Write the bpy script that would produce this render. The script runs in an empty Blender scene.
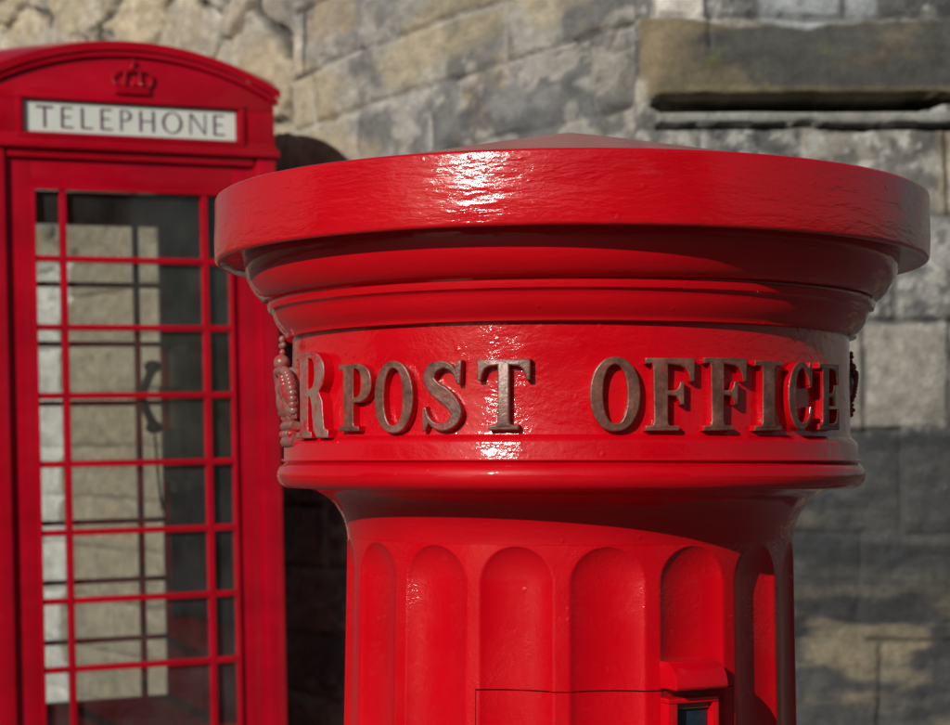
import bpy, bmesh, math, random
import numpy as np
from mathutils import Vector, Matrix
random.seed(7); rng = np.random.RandomState(11)
R_ = math.radians
scene = bpy.context.scene
C = scene.collection
E = 1.2                 # eye height
F = 1897.0              # focal length in photo pixels
PI = math.pi

# ------------------------------------------------------------------ helpers
def tag(o, label=None, cat=None, group=None, kind=None):
    if label: o['label'] = label
    if cat: o['category'] = cat
    if group: o['group'] = group
    if kind: o['kind'] = kind
    return o

def empty(name, loc=(0, 0, 0), rot=(0, 0, 0)):
    o = bpy.data.objects.new(name, None); C.objects.link(o)
    o.empty_display_size = .1
    o.location = loc; o.rotation_euler = rot
    return o

def link(name, me, mats, parent=None, smooth=None):
    o = bpy.data.objects.new(name, me); C.objects.link(o)
    if not isinstance(mats, (list, tuple)): mats = [mats]
    for m in mats: me.materials.append(m)
    if parent: o.parent = parent
    if smooth is not None:
        me.shade_smooth()
        me.set_sharp_from_angle(angle=R_(smooth))
    return o

def build(name, bm, mats, parent=None, smooth=None, bevel=0):
    if bevel:
        bmesh.ops.bevel(bm, geom=[e for e in bm.edges if len(e.link_faces) == 2 and e.calc_face_angle(0) > .6],
                        offset=bevel, segments=2, affect='EDGES', profile=.6, clamp_overlap=True)
    me = bpy.data.meshes.new(name); bm.to_mesh(me); bm.free()
    return link(name, me, mats, parent, smooth)

def box(bm, x0, x1, y0, y1, z0, z1, M=None, mi=0):
    vs = [Vector((x, y, z)) for z in (z0, z1) for y in (y0, y1) for x in (x0, x1)]
    if M: vs = [M @ v for v in vs]
    v = [bm.verts.new(p) for p in vs]
    for f in ((0, 2, 3, 1), (4, 5, 7, 6), (0, 1, 5, 4), (1, 3, 7, 5), (3, 2, 6, 7), (2, 0, 4, 6)):
        fc = bm.faces.new([v[i] for i in f]); fc.material_index = mi
    return v

def prism(bm, pts, w0, w1, fn, mi=0):
    """closed outline pts (u,h) swept from depth w0 to w1; fn(u,w,h)->Vector"""
    a = [bm.verts.new(fn(u, w0, h)) for u, h in pts]
    b = [bm.verts.new(fn(u, w1, h)) for u, h in pts]
    n = len(pts)
    for i in range(n):
        f = bm.faces.new((a[i], a[(i + 1) % n], b[(i + 1) % n], b[i])); f.material_index = mi
    bm.faces.new(list(reversed(a))); bm.faces.new(b)

def tube(bm, pts, r, seg=8, closed=False, caps=True):
    pts = [Vector(p) for p in pts]; rings = []
    n = len(pts)
    for i, p in enumerate(pts):
        a = pts[(i - 1) % n] if (i > 0 or closed) else pts[0]
        b = pts[(i + 1) % n] if (i < n - 1 or closed) else pts[-1]
        t = (b - a).normalized()
        q = t.to_track_quat('Z', 'Y')
        rr = r(i / (n - 1)) if callable(r) else r
        rings.append([bm.verts.new(p + q @ Vector((rr * math.cos(2 * PI * k / seg), rr * math.sin(2 * PI * k / seg), 0))) for k in range(seg)])
    m = n if closed else n - 1
    for i in range(m):
        A, B = rings[i], rings[(i + 1) % n]
        for k in range(seg):
            bm.faces.new((A[k], A[(k + 1) % seg], B[(k + 1) % seg], B[k]))
    if caps and not closed:
        bm.faces.new(list(reversed(rings[0]))); bm.faces.new(rings[-1])

def ball(bm, c, r, sc=(1, 1, 1), M=None, u=12, v=8):
    mat = Matrix.Translation(c) @ (M.to_4x4() if M else Matrix()) @ Matrix.Diagonal((r * sc[0], r * sc[1], r * sc[2], 1))
    bmesh.ops.create_uvsphere(bm, u_segments=u, v_segments=v, radius=1, matrix=mat)

def fixn(bm): bmesh.ops.recalc_face_normals(bm, faces=bm.faces); return bm

# ------------------------------------------------------------------ numpy value noise
_tab = rng.rand(256, 256).astype(np.float64)
def vnoise(x, y, s=0):
    x = x + s * 17.31; y = y + s * 9.77
    xi = np.floor(x).astype(int); yi = np.floor(y).astype(int)
    fx = x - xi; fy = y - yi
    fx = fx * fx * (3 - 2 * fx); fy = fy * fy * (3 - 2 * fy)
    g = lambda a, b: _tab[(a * 7 + s * 13) % 251, (b * 3 + s * 5) % 253] if False else _tab[(a + s * 13) % 256, (b + s * 29) % 256]
    return (g(xi, yi) * (1 - fx) * (1 - fy) + g(xi + 1, yi) * fx * (1 - fy) + g(xi, yi + 1) * (1 - fx) * fy + g(xi + 1, yi + 1) * fx * fy)
def fbm(x, y, s=0, o=4, g=.5):
    r = 0; a = 1; t = 0
    for i in range(o):
        r = r + a * vnoise(x * 2 ** i, y * 2 ** i, s + i * 3); t += a; a *= g
    return r / t            # 0..1

def sstep(a, b, x):
    t = np.clip((x - a) / (b - a), 0, 1); return t * t * (3 - 2 * t)

# ------------------------------------------------------------------ materials
def mat(name):
    m = bpy.data.materials.new(name); m.use_nodes = True
    nt = m.node_tree; b = nt.nodes['Principled BSDF']
    return m, nt, b
def N(nt, t, **k):
    n = nt.nodes.new(t)
    for a, v in k.items():
        if a.startswith('i_'):
            key = a[2:].replace('_', ' ')
            n.inputs[int(key) if key.isdigit() else key].default_value = v
        else: setattr(n, a, v)
    return n
def L(nt, a, b): nt.links.new(a, b)
def mapping(nt, scale):
    tc = N(nt, 'ShaderNodeTexCoord'); mp = N(nt, 'ShaderNodeMapping'); mp.inputs['Scale'].default_value = scale
    L(nt, tc.outputs['Object'], mp.inputs['Vector']); return mp.outputs['Vector']
def noise(nt, vec, scale, detail=4, rough=.55, dist=0):
    n = N(nt, 'ShaderNodeTexNoise'); n.inputs['Scale'].default_value = scale; n.inputs['Detail'].default_value = detail
    n.inputs['Roughness'].default_value = rough; n.inputs['Distortion'].default_value = dist
    if vec is not None: L(nt, vec, n.inputs['Vector'])
    return n.outputs['Fac']
def ramp(nt, fac, stops):
    r = N(nt, 'ShaderNodeValToRGB'); el = r.color_ramp.elements
    while len(el) > 1: el.remove(el[0])
    el[0].position = stops[0][0]; el[0].color = (*stops[0][1], 1)
    for p, c in stops[1:]:
        e = el.new(p); e.color = (*c, 1)
    L(nt, fac, r.inputs['Fac']); return r.outputs['Color']
def g3(v): return (v, v, v)
def mixc(nt, fac, a, b):
    m = N(nt, 'ShaderNodeMix', data_type='RGBA')
    if isinstance(fac, (int, float)): m.inputs[0].default_value = fac
    else: L(nt, fac, m.inputs[0])
    for i, v in ((6, a), (7, b)):
        if isinstance(v, tuple): m.inputs[i].default_value = (*v, 1)
        else: L(nt, v, m.inputs[i])
    return m.outputs[2]
def bump(nt, b, h, strength=.3, dist=.002, prev=None):
    bn = N(nt, 'ShaderNodeBump'); bn.inputs['Strength'].default_value = strength; bn.inputs['Distance'].default_value = dist
    L(nt, h, bn.inputs['Height'])
    if prev: L(nt, prev, bn.inputs['Normal'])
    L(nt, bn.outputs['Normal'], b.inputs['Normal']); return bn.outputs['Normal']

RED = (.53, .0002, .0060)
def red_gloss(name, bmp=.35, rough=.2, base=RED, wear=.0, sc=(1, 1, 2.2), fine=1.0, brush=((22, 22, 95), (75, 75, 260)), coat=.9, crough=.07, pits=.16, cior=1.42):
    m, nt, b = mat(name)
    v = mapping(nt, sc)
    n1 = noise(nt, v, 3.5, 5)
    col = mixc(nt, ramp(nt, n1, [(.35, g3(0)), (.7, g3(1))]), tuple(c * .82 for c in base), tuple(min(1, c * 1.06) for c in base))
    # thin dusty wear, broken by noise
    n2 = noise(nt, v, 55, 8, .7)
    dm = ramp(nt, n2, [(.66 - wear, g3(0)), (.74 - wear * .5, g3(1))])
    geo = N(nt, 'ShaderNodeNewGeometry')
    pt = ramp(nt, geo.outputs['Pointiness'], [(.52, g3(0)), (.58, g3(1))])
    mm = N(nt, 'ShaderNodeMath', operation='MULTIPLY'); L(nt, dm, mm.inputs[0]); mm.inputs[1].default_value = .10 + wear * 2
    col = mixc(nt, mm.outputs[0], col, (.36, .07, .06))
    L(nt, col, b.inputs['Base Color'])
    rr = ramp(nt, noise(nt, v, 14, 5), [(.3, g3(rough * .75)), (.75, g3(rough * 1.5))])
    L(nt, rr, b.inputs['Roughness'])
    cr = ramp(nt, noise(nt, v, 9, 6, .65), [(.35, g3(crough * .7)), (.62, g3(crough)), (.75, g3(crough * 3))])
    L(nt, cr, b.inputs['Coat Roughness'])
    b.inputs['IOR'].default_value = 1.5
    b.inputs['Specular IOR Level'].default_value = .10; b.inputs['Coat IOR'].default_value = cior
    b.inputs['Coat Weight'].default_value = coat; b.inputs['Coat Roughness'].default_value = crough
    # brushed-on gloss paint: sags and brush marks round the box, fine orange peel
    va = mapping(nt, brush[0]); a = noise(nt, va, 1.0, 3, .5, .5)
    vb = mapping(nt, brush[1]); c = noise(nt, vb, 1.0, 4, .6, .3)
    vo = N(nt, 'ShaderNodeTexVoronoi'); vo.inputs['Scale'].default_value = 42; L(nt, mapping(nt, (1, 1, 1)), vo.inputs['Vector'])
    pim = ramp(nt, vo.outputs['Distance'], [(.0, g3(1)), (.11, g3(0))])
    n = bump(nt, b, a, .20 * bmp, .004)
    n = bump(nt, b, c, .26 * bmp * fine, .0010, n)
    # crusted patches where old paint was never rubbed down: tiny steep pits that sparkle
    pv = mapping(nt, (1, 1, .8)); pm = ramp(nt, noise(nt, pv, 11, 5, .65), [(.50, g3(0)), (.66, g3(1))])
    pc = noise(nt, mapping(nt, (1, 1, 1.3)), 380, 3, .6); mm2 = N(nt, 'ShaderNodeMath', operation='MULTIPLY'); L(nt, pm, mm2.inputs[0]); L(nt, pc, mm2.inputs[1])
    n = bump(nt, b, mm2.outputs[0], pits, .0022, n)
    n = bump(nt, b, pim, .35, .0012, n)
    L(nt, n, b.inputs['Coat Normal'])
    return m

M_cap = red_gloss('red_gloss_paint_cap', 1.4, .34, fine=1.7, pits=.10, cior=1.7, crough=.15)
M_red = red_gloss('red_gloss_paint', .5, .34, pits=.10)
M_neck = red_gloss('red_gloss_paint_band', 1.2, .34, pits=.24, cior=1.5, crough=.10, brush=((40, 40, 60), (150, 150, 190)))
M_shaft = red_gloss('red_gloss_paint_shaft', .7, .34, pits=.34, crough=.12, cior=1.45, sc=(1, 1, 1), wear=.02, brush=((34, 34, 22), (190, 190, 150)))
M_conetop = red_gloss('greyish_pink_top_paint', .6, .45, base=(.36, .085, .10), coat=.5, crough=.2)  # cone top gets a paler, pinker base than the cap
M_booth = red_gloss('red_booth_paint', .3, .4, pits=.1, base=(.42, .0008, .013), coat=.6, crough=.12, wear=.02)

def face_brown():
    m, nt, b = mat('worn_brown_letter_face')
    v = mapping(nt, (1, 1, 1))
    n = noise(nt, v, 60, 7, .7)
    col = ramp(nt, n, [(.30, (.045, .022, .016)), (.52, (.15, .058, .040)), (.74, (.27, .125, .092))])
    n2 = noise(nt, v, 38, 6, .65)
    col = mixc(nt, ramp(nt, n2, [(.62, g3(0)), (.70, g3(.75))]), col, (.42, .012, .015))
    L(nt, col, b.inputs['Base Color']); b.inputs['Roughness'].default_value = .38
    b.inputs['Metallic'].default_value = .1
    bump(nt, b, noise(nt, v, 160, 6), .5, .0015)
    return m
M_brown = face_brown()

def crown_mat():
    m, nt, b = mat('worn_pinkish_crown_paint')
    v = mapping(nt, (1, 1, 1))
    n = noise(nt, v, 70, 7, .7)
    col = ramp(nt, n, [(.38, (.42, .006, .012)), (.48, (.26, .075, .065)), (.60, (.22, .14, .115))])
    L(nt, col, b.inputs['Base Color']); b.inputs['Roughness'].default_value = .3
    bump(nt, b, noise(nt, v, 200, 5), .4, .001)
    return m
M_crown = crown_mat()

def simple(name, col, rough=.5, metal=0, var=.25, scale=20, bmp=.2, bd=.002):
    m, nt, b = mat(name); v = mapping(nt, (1, 1, 1))
    n = noise(nt, v, scale, 6, .6)
    c = ramp(nt, n, [(.3, tuple(x * (1 - var) for x in col)), (.7, tuple(min(1, x * (1 + var)) for x in col))])
    L(nt, c, b.inputs['Base Color']); b.inputs['Roughness'].default_value = rough; b.inputs['Metallic'].default_value = metal
    bump(nt, b, noise(nt, v, scale * 4, 5), bmp, bd)
    return m
M_navy = simple('dark_navy_plate', (.012, .022, .035), .25, var=.5, scale=60)
M_dark = simple('dark_recess_paint', (.02, .006, .006), .6)
M_opal = simple('opal_sign_glass', (.62, .65, .60), .3, var=.06, scale=9, bmp=.02)
M_sign = simple('sign_lettering_purple_black', (.085, .024, .065), .5, var=.1, bmp=0)
M_black = simple('black_bakelite', (.012, .013, .018), .35, var=.4, scale=30)
M_blackb = simple('dull_black_backboard', (.010, .012, .018), .55, var=.5, scale=8)
M_conc = simple('booth_concrete_floor', (.16, .15, .14), .9)

def glass_mat(name, tint=(.88, .89, .88)):
    m, nt, b = mat(name); nt.nodes.remove(b)
    out = nt.nodes['Material Output']
    tr = N(nt, 'ShaderNodeBsdfTransparent'); tr.inputs[0].default_value = (*tint, 1)
    gl = N(nt, 'ShaderNodeBsdfGlossy'); gl.inputs['Roughness'].default_value = .03
    df = N(nt, 'ShaderNodeBsdfDiffuse'); df.inputs[0].default_value = (.45, .45, .42, 1)
    fr = N(nt, 'ShaderNodeFresnel'); fr.inputs['IOR'].default_value = 1.5
    v = mapping(nt, (1, 1, 1))
    m0 = N(nt, 'ShaderNodeMixShader'); d = ramp(nt, noise(nt, v, 5, 8, .7), [(.35, g3(.02)), (.75, g3(.10))])
    L(nt, d, m0.inputs[0]); L(nt, tr.outputs[0], m0.inputs[1]); L(nt, df.outputs[0], m0.inputs[2])
    m1 = N(nt, 'ShaderNodeMixShader'); L(nt, fr.outputs[0], m1.inputs[0]); L(nt, m0.outputs[0], m1.inputs[1]); L(nt, gl.outputs[0], m1.inputs[2])
    L(nt, m1.outputs[0], out.inputs['Surface'])
    return m
M_glass = glass_mat('dusty_window_glass')

def stone_mat():
    m, nt, b = mat('weathered_sandstone')
    at = N(nt, 'ShaderNodeAttribute'); at.attribute_name = 'Col'
    ga = N(nt, 'ShaderNodeAttribute'); ga.attribute_name = 'Grain'; v = ga.outputs['Vector']
    n1 = ramp(nt, noise(nt, v, 22, 8, .68), [(.28, g3(.62)), (.5, g3(.97)), (.74, g3(1.35))])
    n2 = ramp(nt, noise(nt, v, 130, 5, .7), [(.3, g3(.72)), (.7, g3(1.25))])
    mu = N(nt, 'ShaderNodeMix', data_type='RGBA', blend_type='MULTIPLY'); mu.inputs[0].default_value = 1
    L(nt, at.outputs['Color'], mu.inputs[6]); L(nt, n1, mu.inputs[7])
    m2 = N(nt, 'ShaderNodeMix', data_type='RGBA', blend_type='MULTIPLY'); m2.inputs[0].default_value = .8
    L(nt, mu.outputs[2], m2.inputs[6]); L(nt, n2, m2.inputs[7])
    # lichen flecks
    n3 = ramp(nt, noise(nt, v, 60, 6, .75), [(.66, g3(0)), (.71, g3(.4))])
    c = mixc(nt, n3, m2.outputs[2], (.42, .42, .39))
    L(nt, c, b.inputs['Base Color']); b.inputs['Roughness'].default_value = .92
    n = bump(nt, b, noise(nt, v, 16, 7, .6), .45, .02)
    bump(nt, b, noise(nt, v, 110, 5, .6), .3, .004, n)
    return m
M_stone = stone_mat()

# ------------------------------------------------------------------ pillar box
PD = 1.79; PX = (569 - 475) / F * PD
PC = Vector((PX, PD, 0))
pillar = empty('pillar_box', PC, (0, 0, -math.atan2(PX, PD)))
tag(pillar, 'glossy red cast-iron fluted pillar box with POST OFFICE in raised brown letters', 'pillar box')
BASEROT = 0.0
def pol(a, r, z):      # a = angle from the direction facing the camera, + to the right
    return Vector((r * math.sin(a), -r * math.cos(a), z))
def lathe(name, prof, m, seg=288, sharp=32, cap_top=False, parent=pillar):
    n = len(prof)
    pts = np.array(prof)
    a = np.linspace(0, 2 * PI, seg, endpoint=False)
    X = pts[:, 0][:, None] * np.sin(a)[None]; Y = -pts[:, 0][:, None] * np.cos(a)[None]; Z = np.repeat(pts[:, 1][:, None], seg, 1)
    V = np.stack([X, Y, Z], -1).reshape(-1, 3)
    i = np.arange(n - 1)[:, None] * seg; j = np.arange(seg)[None]; j2 = (j + 1) % seg
    Fc = np.stack([i + j, i + j2, i + seg + j2, i + seg + j], -1).reshape(-1, 4)
    me = bpy.data.meshes.new(name); me.from_pydata(V.tolist(), [], Fc.tolist()); me.update()
    bm = bmesh.new(); bm.from_mesh(me)
    bmesh.ops.remove_doubles(bm, verts=bm.verts, dist=1e-6); bmesh.ops.dissolve_degenerate(bm, edges=bm.edges, dist=1e-7)
    fixn(bm); bm.to_mesh(me); bm.free()
    return link(name, me, m, parent, sharp)

def H(x): return E + x
def arc(cx, cz, r, a0, a1, n=8, rz=None):
    rz = rz or r
    return [(cx + r * math.cos(R_(a0 + (a1 - a0) * i / n)), cz + rz * math.sin(R_(a0 + (a1 - a0) * i / n))) for i in range(n + 1)]

# cap: profile from the soffit round the rim to the top
capp = [(.0, H(.189)), (.318, H(.1885)), (.3255, H(.186))]
capp += arc(.3278, H(.1885), .0034, 260, 360, 5)
capp += [(.3318, H(.205)), (.3312, H(.225))]
capp += arc(.3278, H(.2412), .0034, 0, 90, 5)
capp += [(.316, H(.2449))]
lathe('cap', capp, M_cap)
# shallow pyramid-like cone top with faint facets
bm = bmesh.new()
ap = bm.verts.new((.004, 0, H(.3135)))
rings = []
for r, z, jit in ((.004, .3128, 0), (.05, .3035, 0), (.2, .2705, 0), (.3165, .2440, 0), (.3165, .2300, 0)):
    rings.append([bm.verts.new(pol(2 * PI * k / 96, r, H(z))) for k in range(96)])
for k in range(96):
    bm.faces.new((ap, rings[0][k], rings[0][(k + 1) % 96]))
    for a, b in zip(rings, rings[1:]): bm.faces.new((a[k], b[k], b[(k + 1) % 96], a[(k + 1) % 96]))
fixn(bm); build('cap_top', bm, M_conetop, pillar, smooth=30)

def S(rpx, y):
    """silhouette px radius + y -> (R, H)"""
    s = rpx / F; r = PD * s / math.sqrt(1 + s * s)
    dt = (PD * PD - r * r) / PD
    return (r, H((465 - y) * dt / F))
corn = [(.28, H(.1885)), (.300, H(.1883)), S(327, 254)]
corn += [S(328, 260), S(326.5, 270), S(324, 279), S(320, 287), S(314, 295), S(309, 299.5), S(306, 301)]
corn += [S(300, 302), S(300, 303.5), S(304, 304.5), S(303.5, 308), S(302.5, 311), S(299, 313), S(298, 314)]
corn += [S(297, 318), S(294.5, 324), S(290.5, 330), S(287, 334), S(285.5, 336), S(285, 338.5), S(276, 339.5), (.245, H(.110))]
lathe('cornice', corn, M_red)
neck = [(.24, H(.125))] + [S(278, 338), S(278.5, 380), S(279, 434), S(280, 438), S(283, 440.5), S(286, 443), S(287, 446)] + [S(287, 458.5), S(287.5, 460)]
neck += [(.22, H(.001))]
lathe('lettered_band', neck, M_neck)
c0 = S(0, 474)
R0 = S(281, 473)[0]
tor = [(.22, H(.0052)), (S(289.5, 461)[0], H(.0052)), (S(290, 461)[0], H(.0040)), (S(287, 461)[0], H(.0024))]
tr_, tz_ = S(282, 474)
tor += [(tr_ + (S(294, 474)[0] - tr_) * math.cos(R_(t)), H(-.0092) + .0118 * math.sin(R_(t))) for t in range(70, -91, -12)]
tor += [S(272, 486.5), S(268, 487.5), S(263, 488.5), S(255, 490.5), S(247, 494.5), S(240, 499.5), S(235, 505), S(230.5, 512), S(227.2, 518), S(224.8, 525), S(223.5, 531), S(222.8, 535.5)]
tor += [(S(222.6, 545)[0] + .0002, S(223, 538)[1] + .0008), (.16, S(223, 538)[1] + .0008)]
lathe('torus_moulding', tor, M_red)

# fluted shaft -----------------------------------------------------------
ZT = S(223, 538)[1] + .0012
r_top = S(222.6, 545)[0]
def shaft_R(z):
    t = np.clip((ZT - z) / 1.0, 0, 1)
    return r_top + .018 * t + .006 * np.clip((z - ZT + .02) / .02, 0, 1) * 0
NF = 17; FW = .0312; FOFF = R_(8.9)
Z_fl_top = H(-(547 - 465) * (PD - r_top) / F) - FW * 1.0    # centre of the rounded head
Z_fl_bot = .40
def flute_depth(a, z):
    st = 2 * PI / NF
    k = np.round((a - FOFF) / st)
    u = (a - FOFF - k * st) * r_top
    v = np.where(z > Z_fl_top, z - Z_fl_top, np.where(z < Z_fl_bot, Z_fl_bot - z, 0))
    d = np.sqrt(u * u + v * v) / FW
    dep = .0096 * np.clip(1 - d * d, 0, None) ** .78
    return np.where(d < 1, dep, 0) 
DA0, DA1, DZ1, DZ0 = R_(-21.8), R_(41.5), E - .1893, .42       # door opening
def shaft_pos(a, z, off=0):
    r = shaft_R(z) - flute_depth(a, z) + off
    return np.stack([r * np.sin(a), -r * np.cos(a), z], -1)
def axis_with(base, extra):
    return np.array(sorted(set(np.round(np.concatenate([base, extra]), 6))))
st = 2 * PI / NF
loc = np.concatenate([np.linspace(-st / 2, -FW / r_top * 1.02, 4, endpoint=False), np.linspace(-FW / r_top * 1.02, FW / r_top * 1.02, 45), np.linspace(FW / r_top * 1.02, st / 2, 4)[1:-1]])
angs = np.concatenate([FOFF + k * st + loc for k in range(NF)])
G = .0008
angs = (angs + PI) % (2 * PI) - PI
ga = G / r_top / 2
angs = axis_with(angs, np.array([DA0 - ga, DA0 + ga, DA1 - ga, DA1 + ga, DA0 - ga - .0015, DA1 + ga + .0015]))
zs = np.concatenate([np.linspace(.30, Z_fl_bot + .01, 30), np.linspace(Z_fl_bot + .01, Z_fl_top - .002, 50), np.linspace(Z_fl_top - .002, Z_fl_top + FW * 1.03, 60), np.linspace(Z_fl_top + FW * 1.03, ZT, 12)])
zs = axis_with(zs, np.array([DZ1 - G / 2, DZ1 + G / 2, DZ1 + G / 2 + .0003, DZ0 - G / 2 - .0003, DZ0 - G / 2, DZ0 + G / 2]))
def gridmesh(name, A, Zs, off, m, wrap, thick=0, recess=None):
    AA, ZZ = np.meshgrid(A, Zs)
    P = shaft_pos(AA, ZZ, off)
    if recess is not None:
        ins = (AA > DA0 - ga - 1e-4) & (AA < DA1 + ga + 1e-4) & (ZZ < DZ1 + G / 2 + 1e-5) & (ZZ > DZ0 - G / 2 - 1e-5)
        rad = np.sqrt(P[..., 0] ** 2 + P[..., 1] ** 2); k = np.where(ins, (rad * 0 + recess) / rad, 1)
        P[..., 0] *= k; P[..., 1] *= k
    nz, na = AA.shape
    V = P.reshape(-1, 3)
    i = np.arange(nz - 1)[:, None] * na
    if wrap: j = np.arange(na)[None]; j2 = (j + 1) % na
    else: j = np.arange(na - 1)[None]; j2 = j + 1
    Fc = np.stack([i + j, i + j2, i + na + j2, i + na + j], -1).reshape(-1, 4).tolist()
    V = V.tolist()
    if thick:
        per = [(0, k) for k in range(na)] + [(k, na - 1) for k in range(1, nz)] + [(nz - 1, k) for k in range(na - 2, -1, -1)] + [(k, 0) for k in range(nz - 2, 0, -1)]
        idx = [a * na + b for a, b in per]; base = len(V)
        for q in idx:
            x, y, z = V[q]; rr = math.hypot(x, y); s = (rr - thick) / rr
            V.append([x * s, y * s, z])
        nn = len(idx)
        for k in range(nn):
            Fc.append([idx[(k + 1) % nn], idx[k], base + k, base + (k + 1) % nn])
    me = bpy.data.meshes.new(name); me.from_pydata(V, [], Fc); me.update()
    return me
me = gridmesh('shaft', angs, zs, 0, M_shaft, True, recess=.176)
shaft = link('shaft', me, M_shaft, pillar, 50)
da = angs[(angs > DA0) & (angs < DA1)]; dz = zs[(zs < DZ1) & (zs > DZ0)]
me = gridmesh('door', da, dz, .0006, M_shaft, False, thick=.012)
door = link('door', me, M_shaft, pillar, 50)

# plinth below the shaft
pl = [(.19, .31), (.232, .305), (.24, .29), (.236, .275), (.25, .262), (.262, .24), (.262, .20), (.275, .19), (.29, .17), (.29, .02), (.285, .0), (0, .0)]
lathe('base_plinth', pl, M_red, seg=128)

# hood over the collection plate
def rad_frame(a):      # tangent (to the right), outward radial
    return Vector((math.cos(a), math.sin(a), 0)), Vector((math.sin(a), -math.cos(a), 0))
HA = R_(29.2)
tv, nv = rad_frame(HA)
def hp(u, w, z): return tv * u + nv * w + Vector((0, 0, z))
bm = bmesh.new()
zh0 = H(-.1865); zh1 = H(-.1640)
prof = [(.180, zh1 - .0005), (.2215, zh1 - .0002)] + [(.2145 + .0215 * math.sin(R_(t)), zh1 - .0205 + .0205 * math.cos(R_(t))) for t in range(20, 91, 10)] + [(.2345, zh0), (.180, zh0)]
u0, u1 = -.0295, .0205
A = [bm.verts.new(hp(u0, w, z)) for w, z in prof]; B = [bm.verts.new(hp(u1, w, z)) for w, z in prof]
for i in range(len(prof)):
    j = (i + 1) % len(prof); bm.faces.new((A[i], A[j], B[j], B[i]))
bm.faces.new(A); bm.faces.new(list(reversed(B)))
fixn(bm); build('collection_plate_hood', bm, M_shaft, pillar, smooth=25, bevel=.0012)
# collection plate holder (frame > plate)
bm = bmesh.new()
zt = H(-.1945); zb = zt - .20; w1 = .2225
for a, b, c, d in ((-.0295, .0205, zt - .0045, zt), (-.0295, .0205, zb, zb + .008), (-.0295, -.0205, zb + .008, zt - .0045), (.0150, .0205, zb + .008, zt - .0045)):
    vs = [hp(a, .185, c), hp(b, .185, c), hp(b, .185, d), hp(a, .185, d), hp(a, w1, c), hp(b, w1, c), hp(b, w1, d), hp(a, w1, d)]
    v = [bm.verts.new(p) for p in vs]
    for f in ((4, 5, 6, 7), (0, 3, 2, 1), (0, 1, 5, 4), (1, 2, 6, 5), (2, 3, 7, 6), (3, 0, 4, 7)): bm.faces.new([v[i] for i in f])
fixn(bm); fr = build('collection_plate_holder', bm, M_shaft, pillar, smooth=30, bevel=.0012)
bm = bmesh.new()
def hbox(bm, a, b, w0, w1, c, d):
    vs = [hp(a, w0, c), hp(b, w0, c), hp(b, w0, d), hp(a, w0, d), hp(a, w1, c), hp(b, w1, c), hp(b, w1, d), hp(a, w1, d)]
    v = [bm.verts.new(p) for p in vs]
    for f in ((4, 5, 6, 7), (0, 3, 2, 1), (0, 1, 5, 4), (1, 2, 6, 5), (2, 3, 7, 6), (3, 0, 4, 7)): bm.faces.new([v[i] for i in f])
hbox(bm, -.0203, .0148, .205, .2135, zb + .0082, zt - .0105)
fixn(bm); build('collection_plate', bm, M_navy, fr, bevel=.0008)
bm = bmesh.new(); hbox(bm, -.0203, .0148, .205, .2165, zt - .0101, zt - .0048); fixn(bm)
build('plate_rail', bm, simple('greyish_red_rail', (.22, .05, .05), .3), fr, bevel=.0008)

# ------------------------------------------------------------------ raised letters
def crom(P, n=10):
    out = []
    for i in range(len(P) - 1):
        p0 = P[max(i - 1, 0)]; p1 = P[i]; p2 = P[i + 1]; p3 = P[min(i + 2, len(P) - 1)]
        for k in range(n):
            t = k / n
            out.append(tuple(.5 * ((2 * p1[j]) + (-p0[j] + p2[j]) * t + (2 * p0[j] - 5 * p1[j] + 4 * p2[j] - p3[j]) * t * t + (-p0[j] + 3 * p1[j] - 3 * p2[j] + p3[j]) * t ** 3) for j in range(len(p1))))
    out.append(tuple(P[-1])); return out
def stroke(P, n=8):      # P: (x, y, width)
    Q = crom(P, n); Lf, Rt = [], []
    for i, q in enumerate(Q):
        a = Q[max(i - 1, 0)]; b = Q[min(i + 1, len(Q) - 1)]
        dx, dy = b[0] - a[0], b[1] - a[1]; l = math.hypot(dx, dy) or 1
        nx, ny = -dy / l, dx / l; w = q[2] / 2
        Lf.append((q[0] + nx * w, q[1] + ny * w)); Rt.append((q[0] - nx * w, q[1] - ny * w))
    return Lf + Rt[::-1]
def ell(cx, cy, rx, ry, n=40, p=2.0):
    o = []
    for k in range(n):
        c, s = math.cos(2 * PI * k / n), math.sin(2 * PI * k / n)
        o.append((cx + rx * math.copysign(abs(c) ** (2 / p), c), cy + ry * math.copysign(abs(s) ** (2 / p), s)))
    return o
def bowl(x0, x1, y0, y1, n=14, p=2.3):
    """right-hand half ellipse from (x0,y1) to (x0,y0)"""
    o = []
    for k in range(n + 1):
        t = PI / 2 - PI * k / n; c, s = math.cos(t), math.sin(t)
        o.append((x0 + (x1 - x0) * abs(c) ** (2 / p), (y0 + y1) / 2 + (y1 - y0) / 2 * math.copysign(abs(s) ** (2 / p), s)))
    return o
def foot(xl, xr, l, r, h=.075, b=.04):  # stem xl..xr standing on serif l..r, right half then left half
    return [(xr, h + b + .02), (xr + .01, h + b * .4), (xr + .03, h), (r, h), (r, 0), (l, 0), (l, h), (xl - .03, h), (xl - .01, h + b * .4), (xl, h + b + .02)]
def flip(pts): return [(x, 1 - y) for x, y in pts][::-1]
GL = {}
GL['T'] = (.80, [[(0, 1), (.80, 1), (.80, .70), (.735, .70), (.715, .79), (.68, .86), (.62, .895), (.49, .91)] + foot(.31, .49, .17, .63) + [(.31, .91), (.18, .895), (.12, .86), (.085, .79), (.065, .70), (0, .70)]], [])
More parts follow.
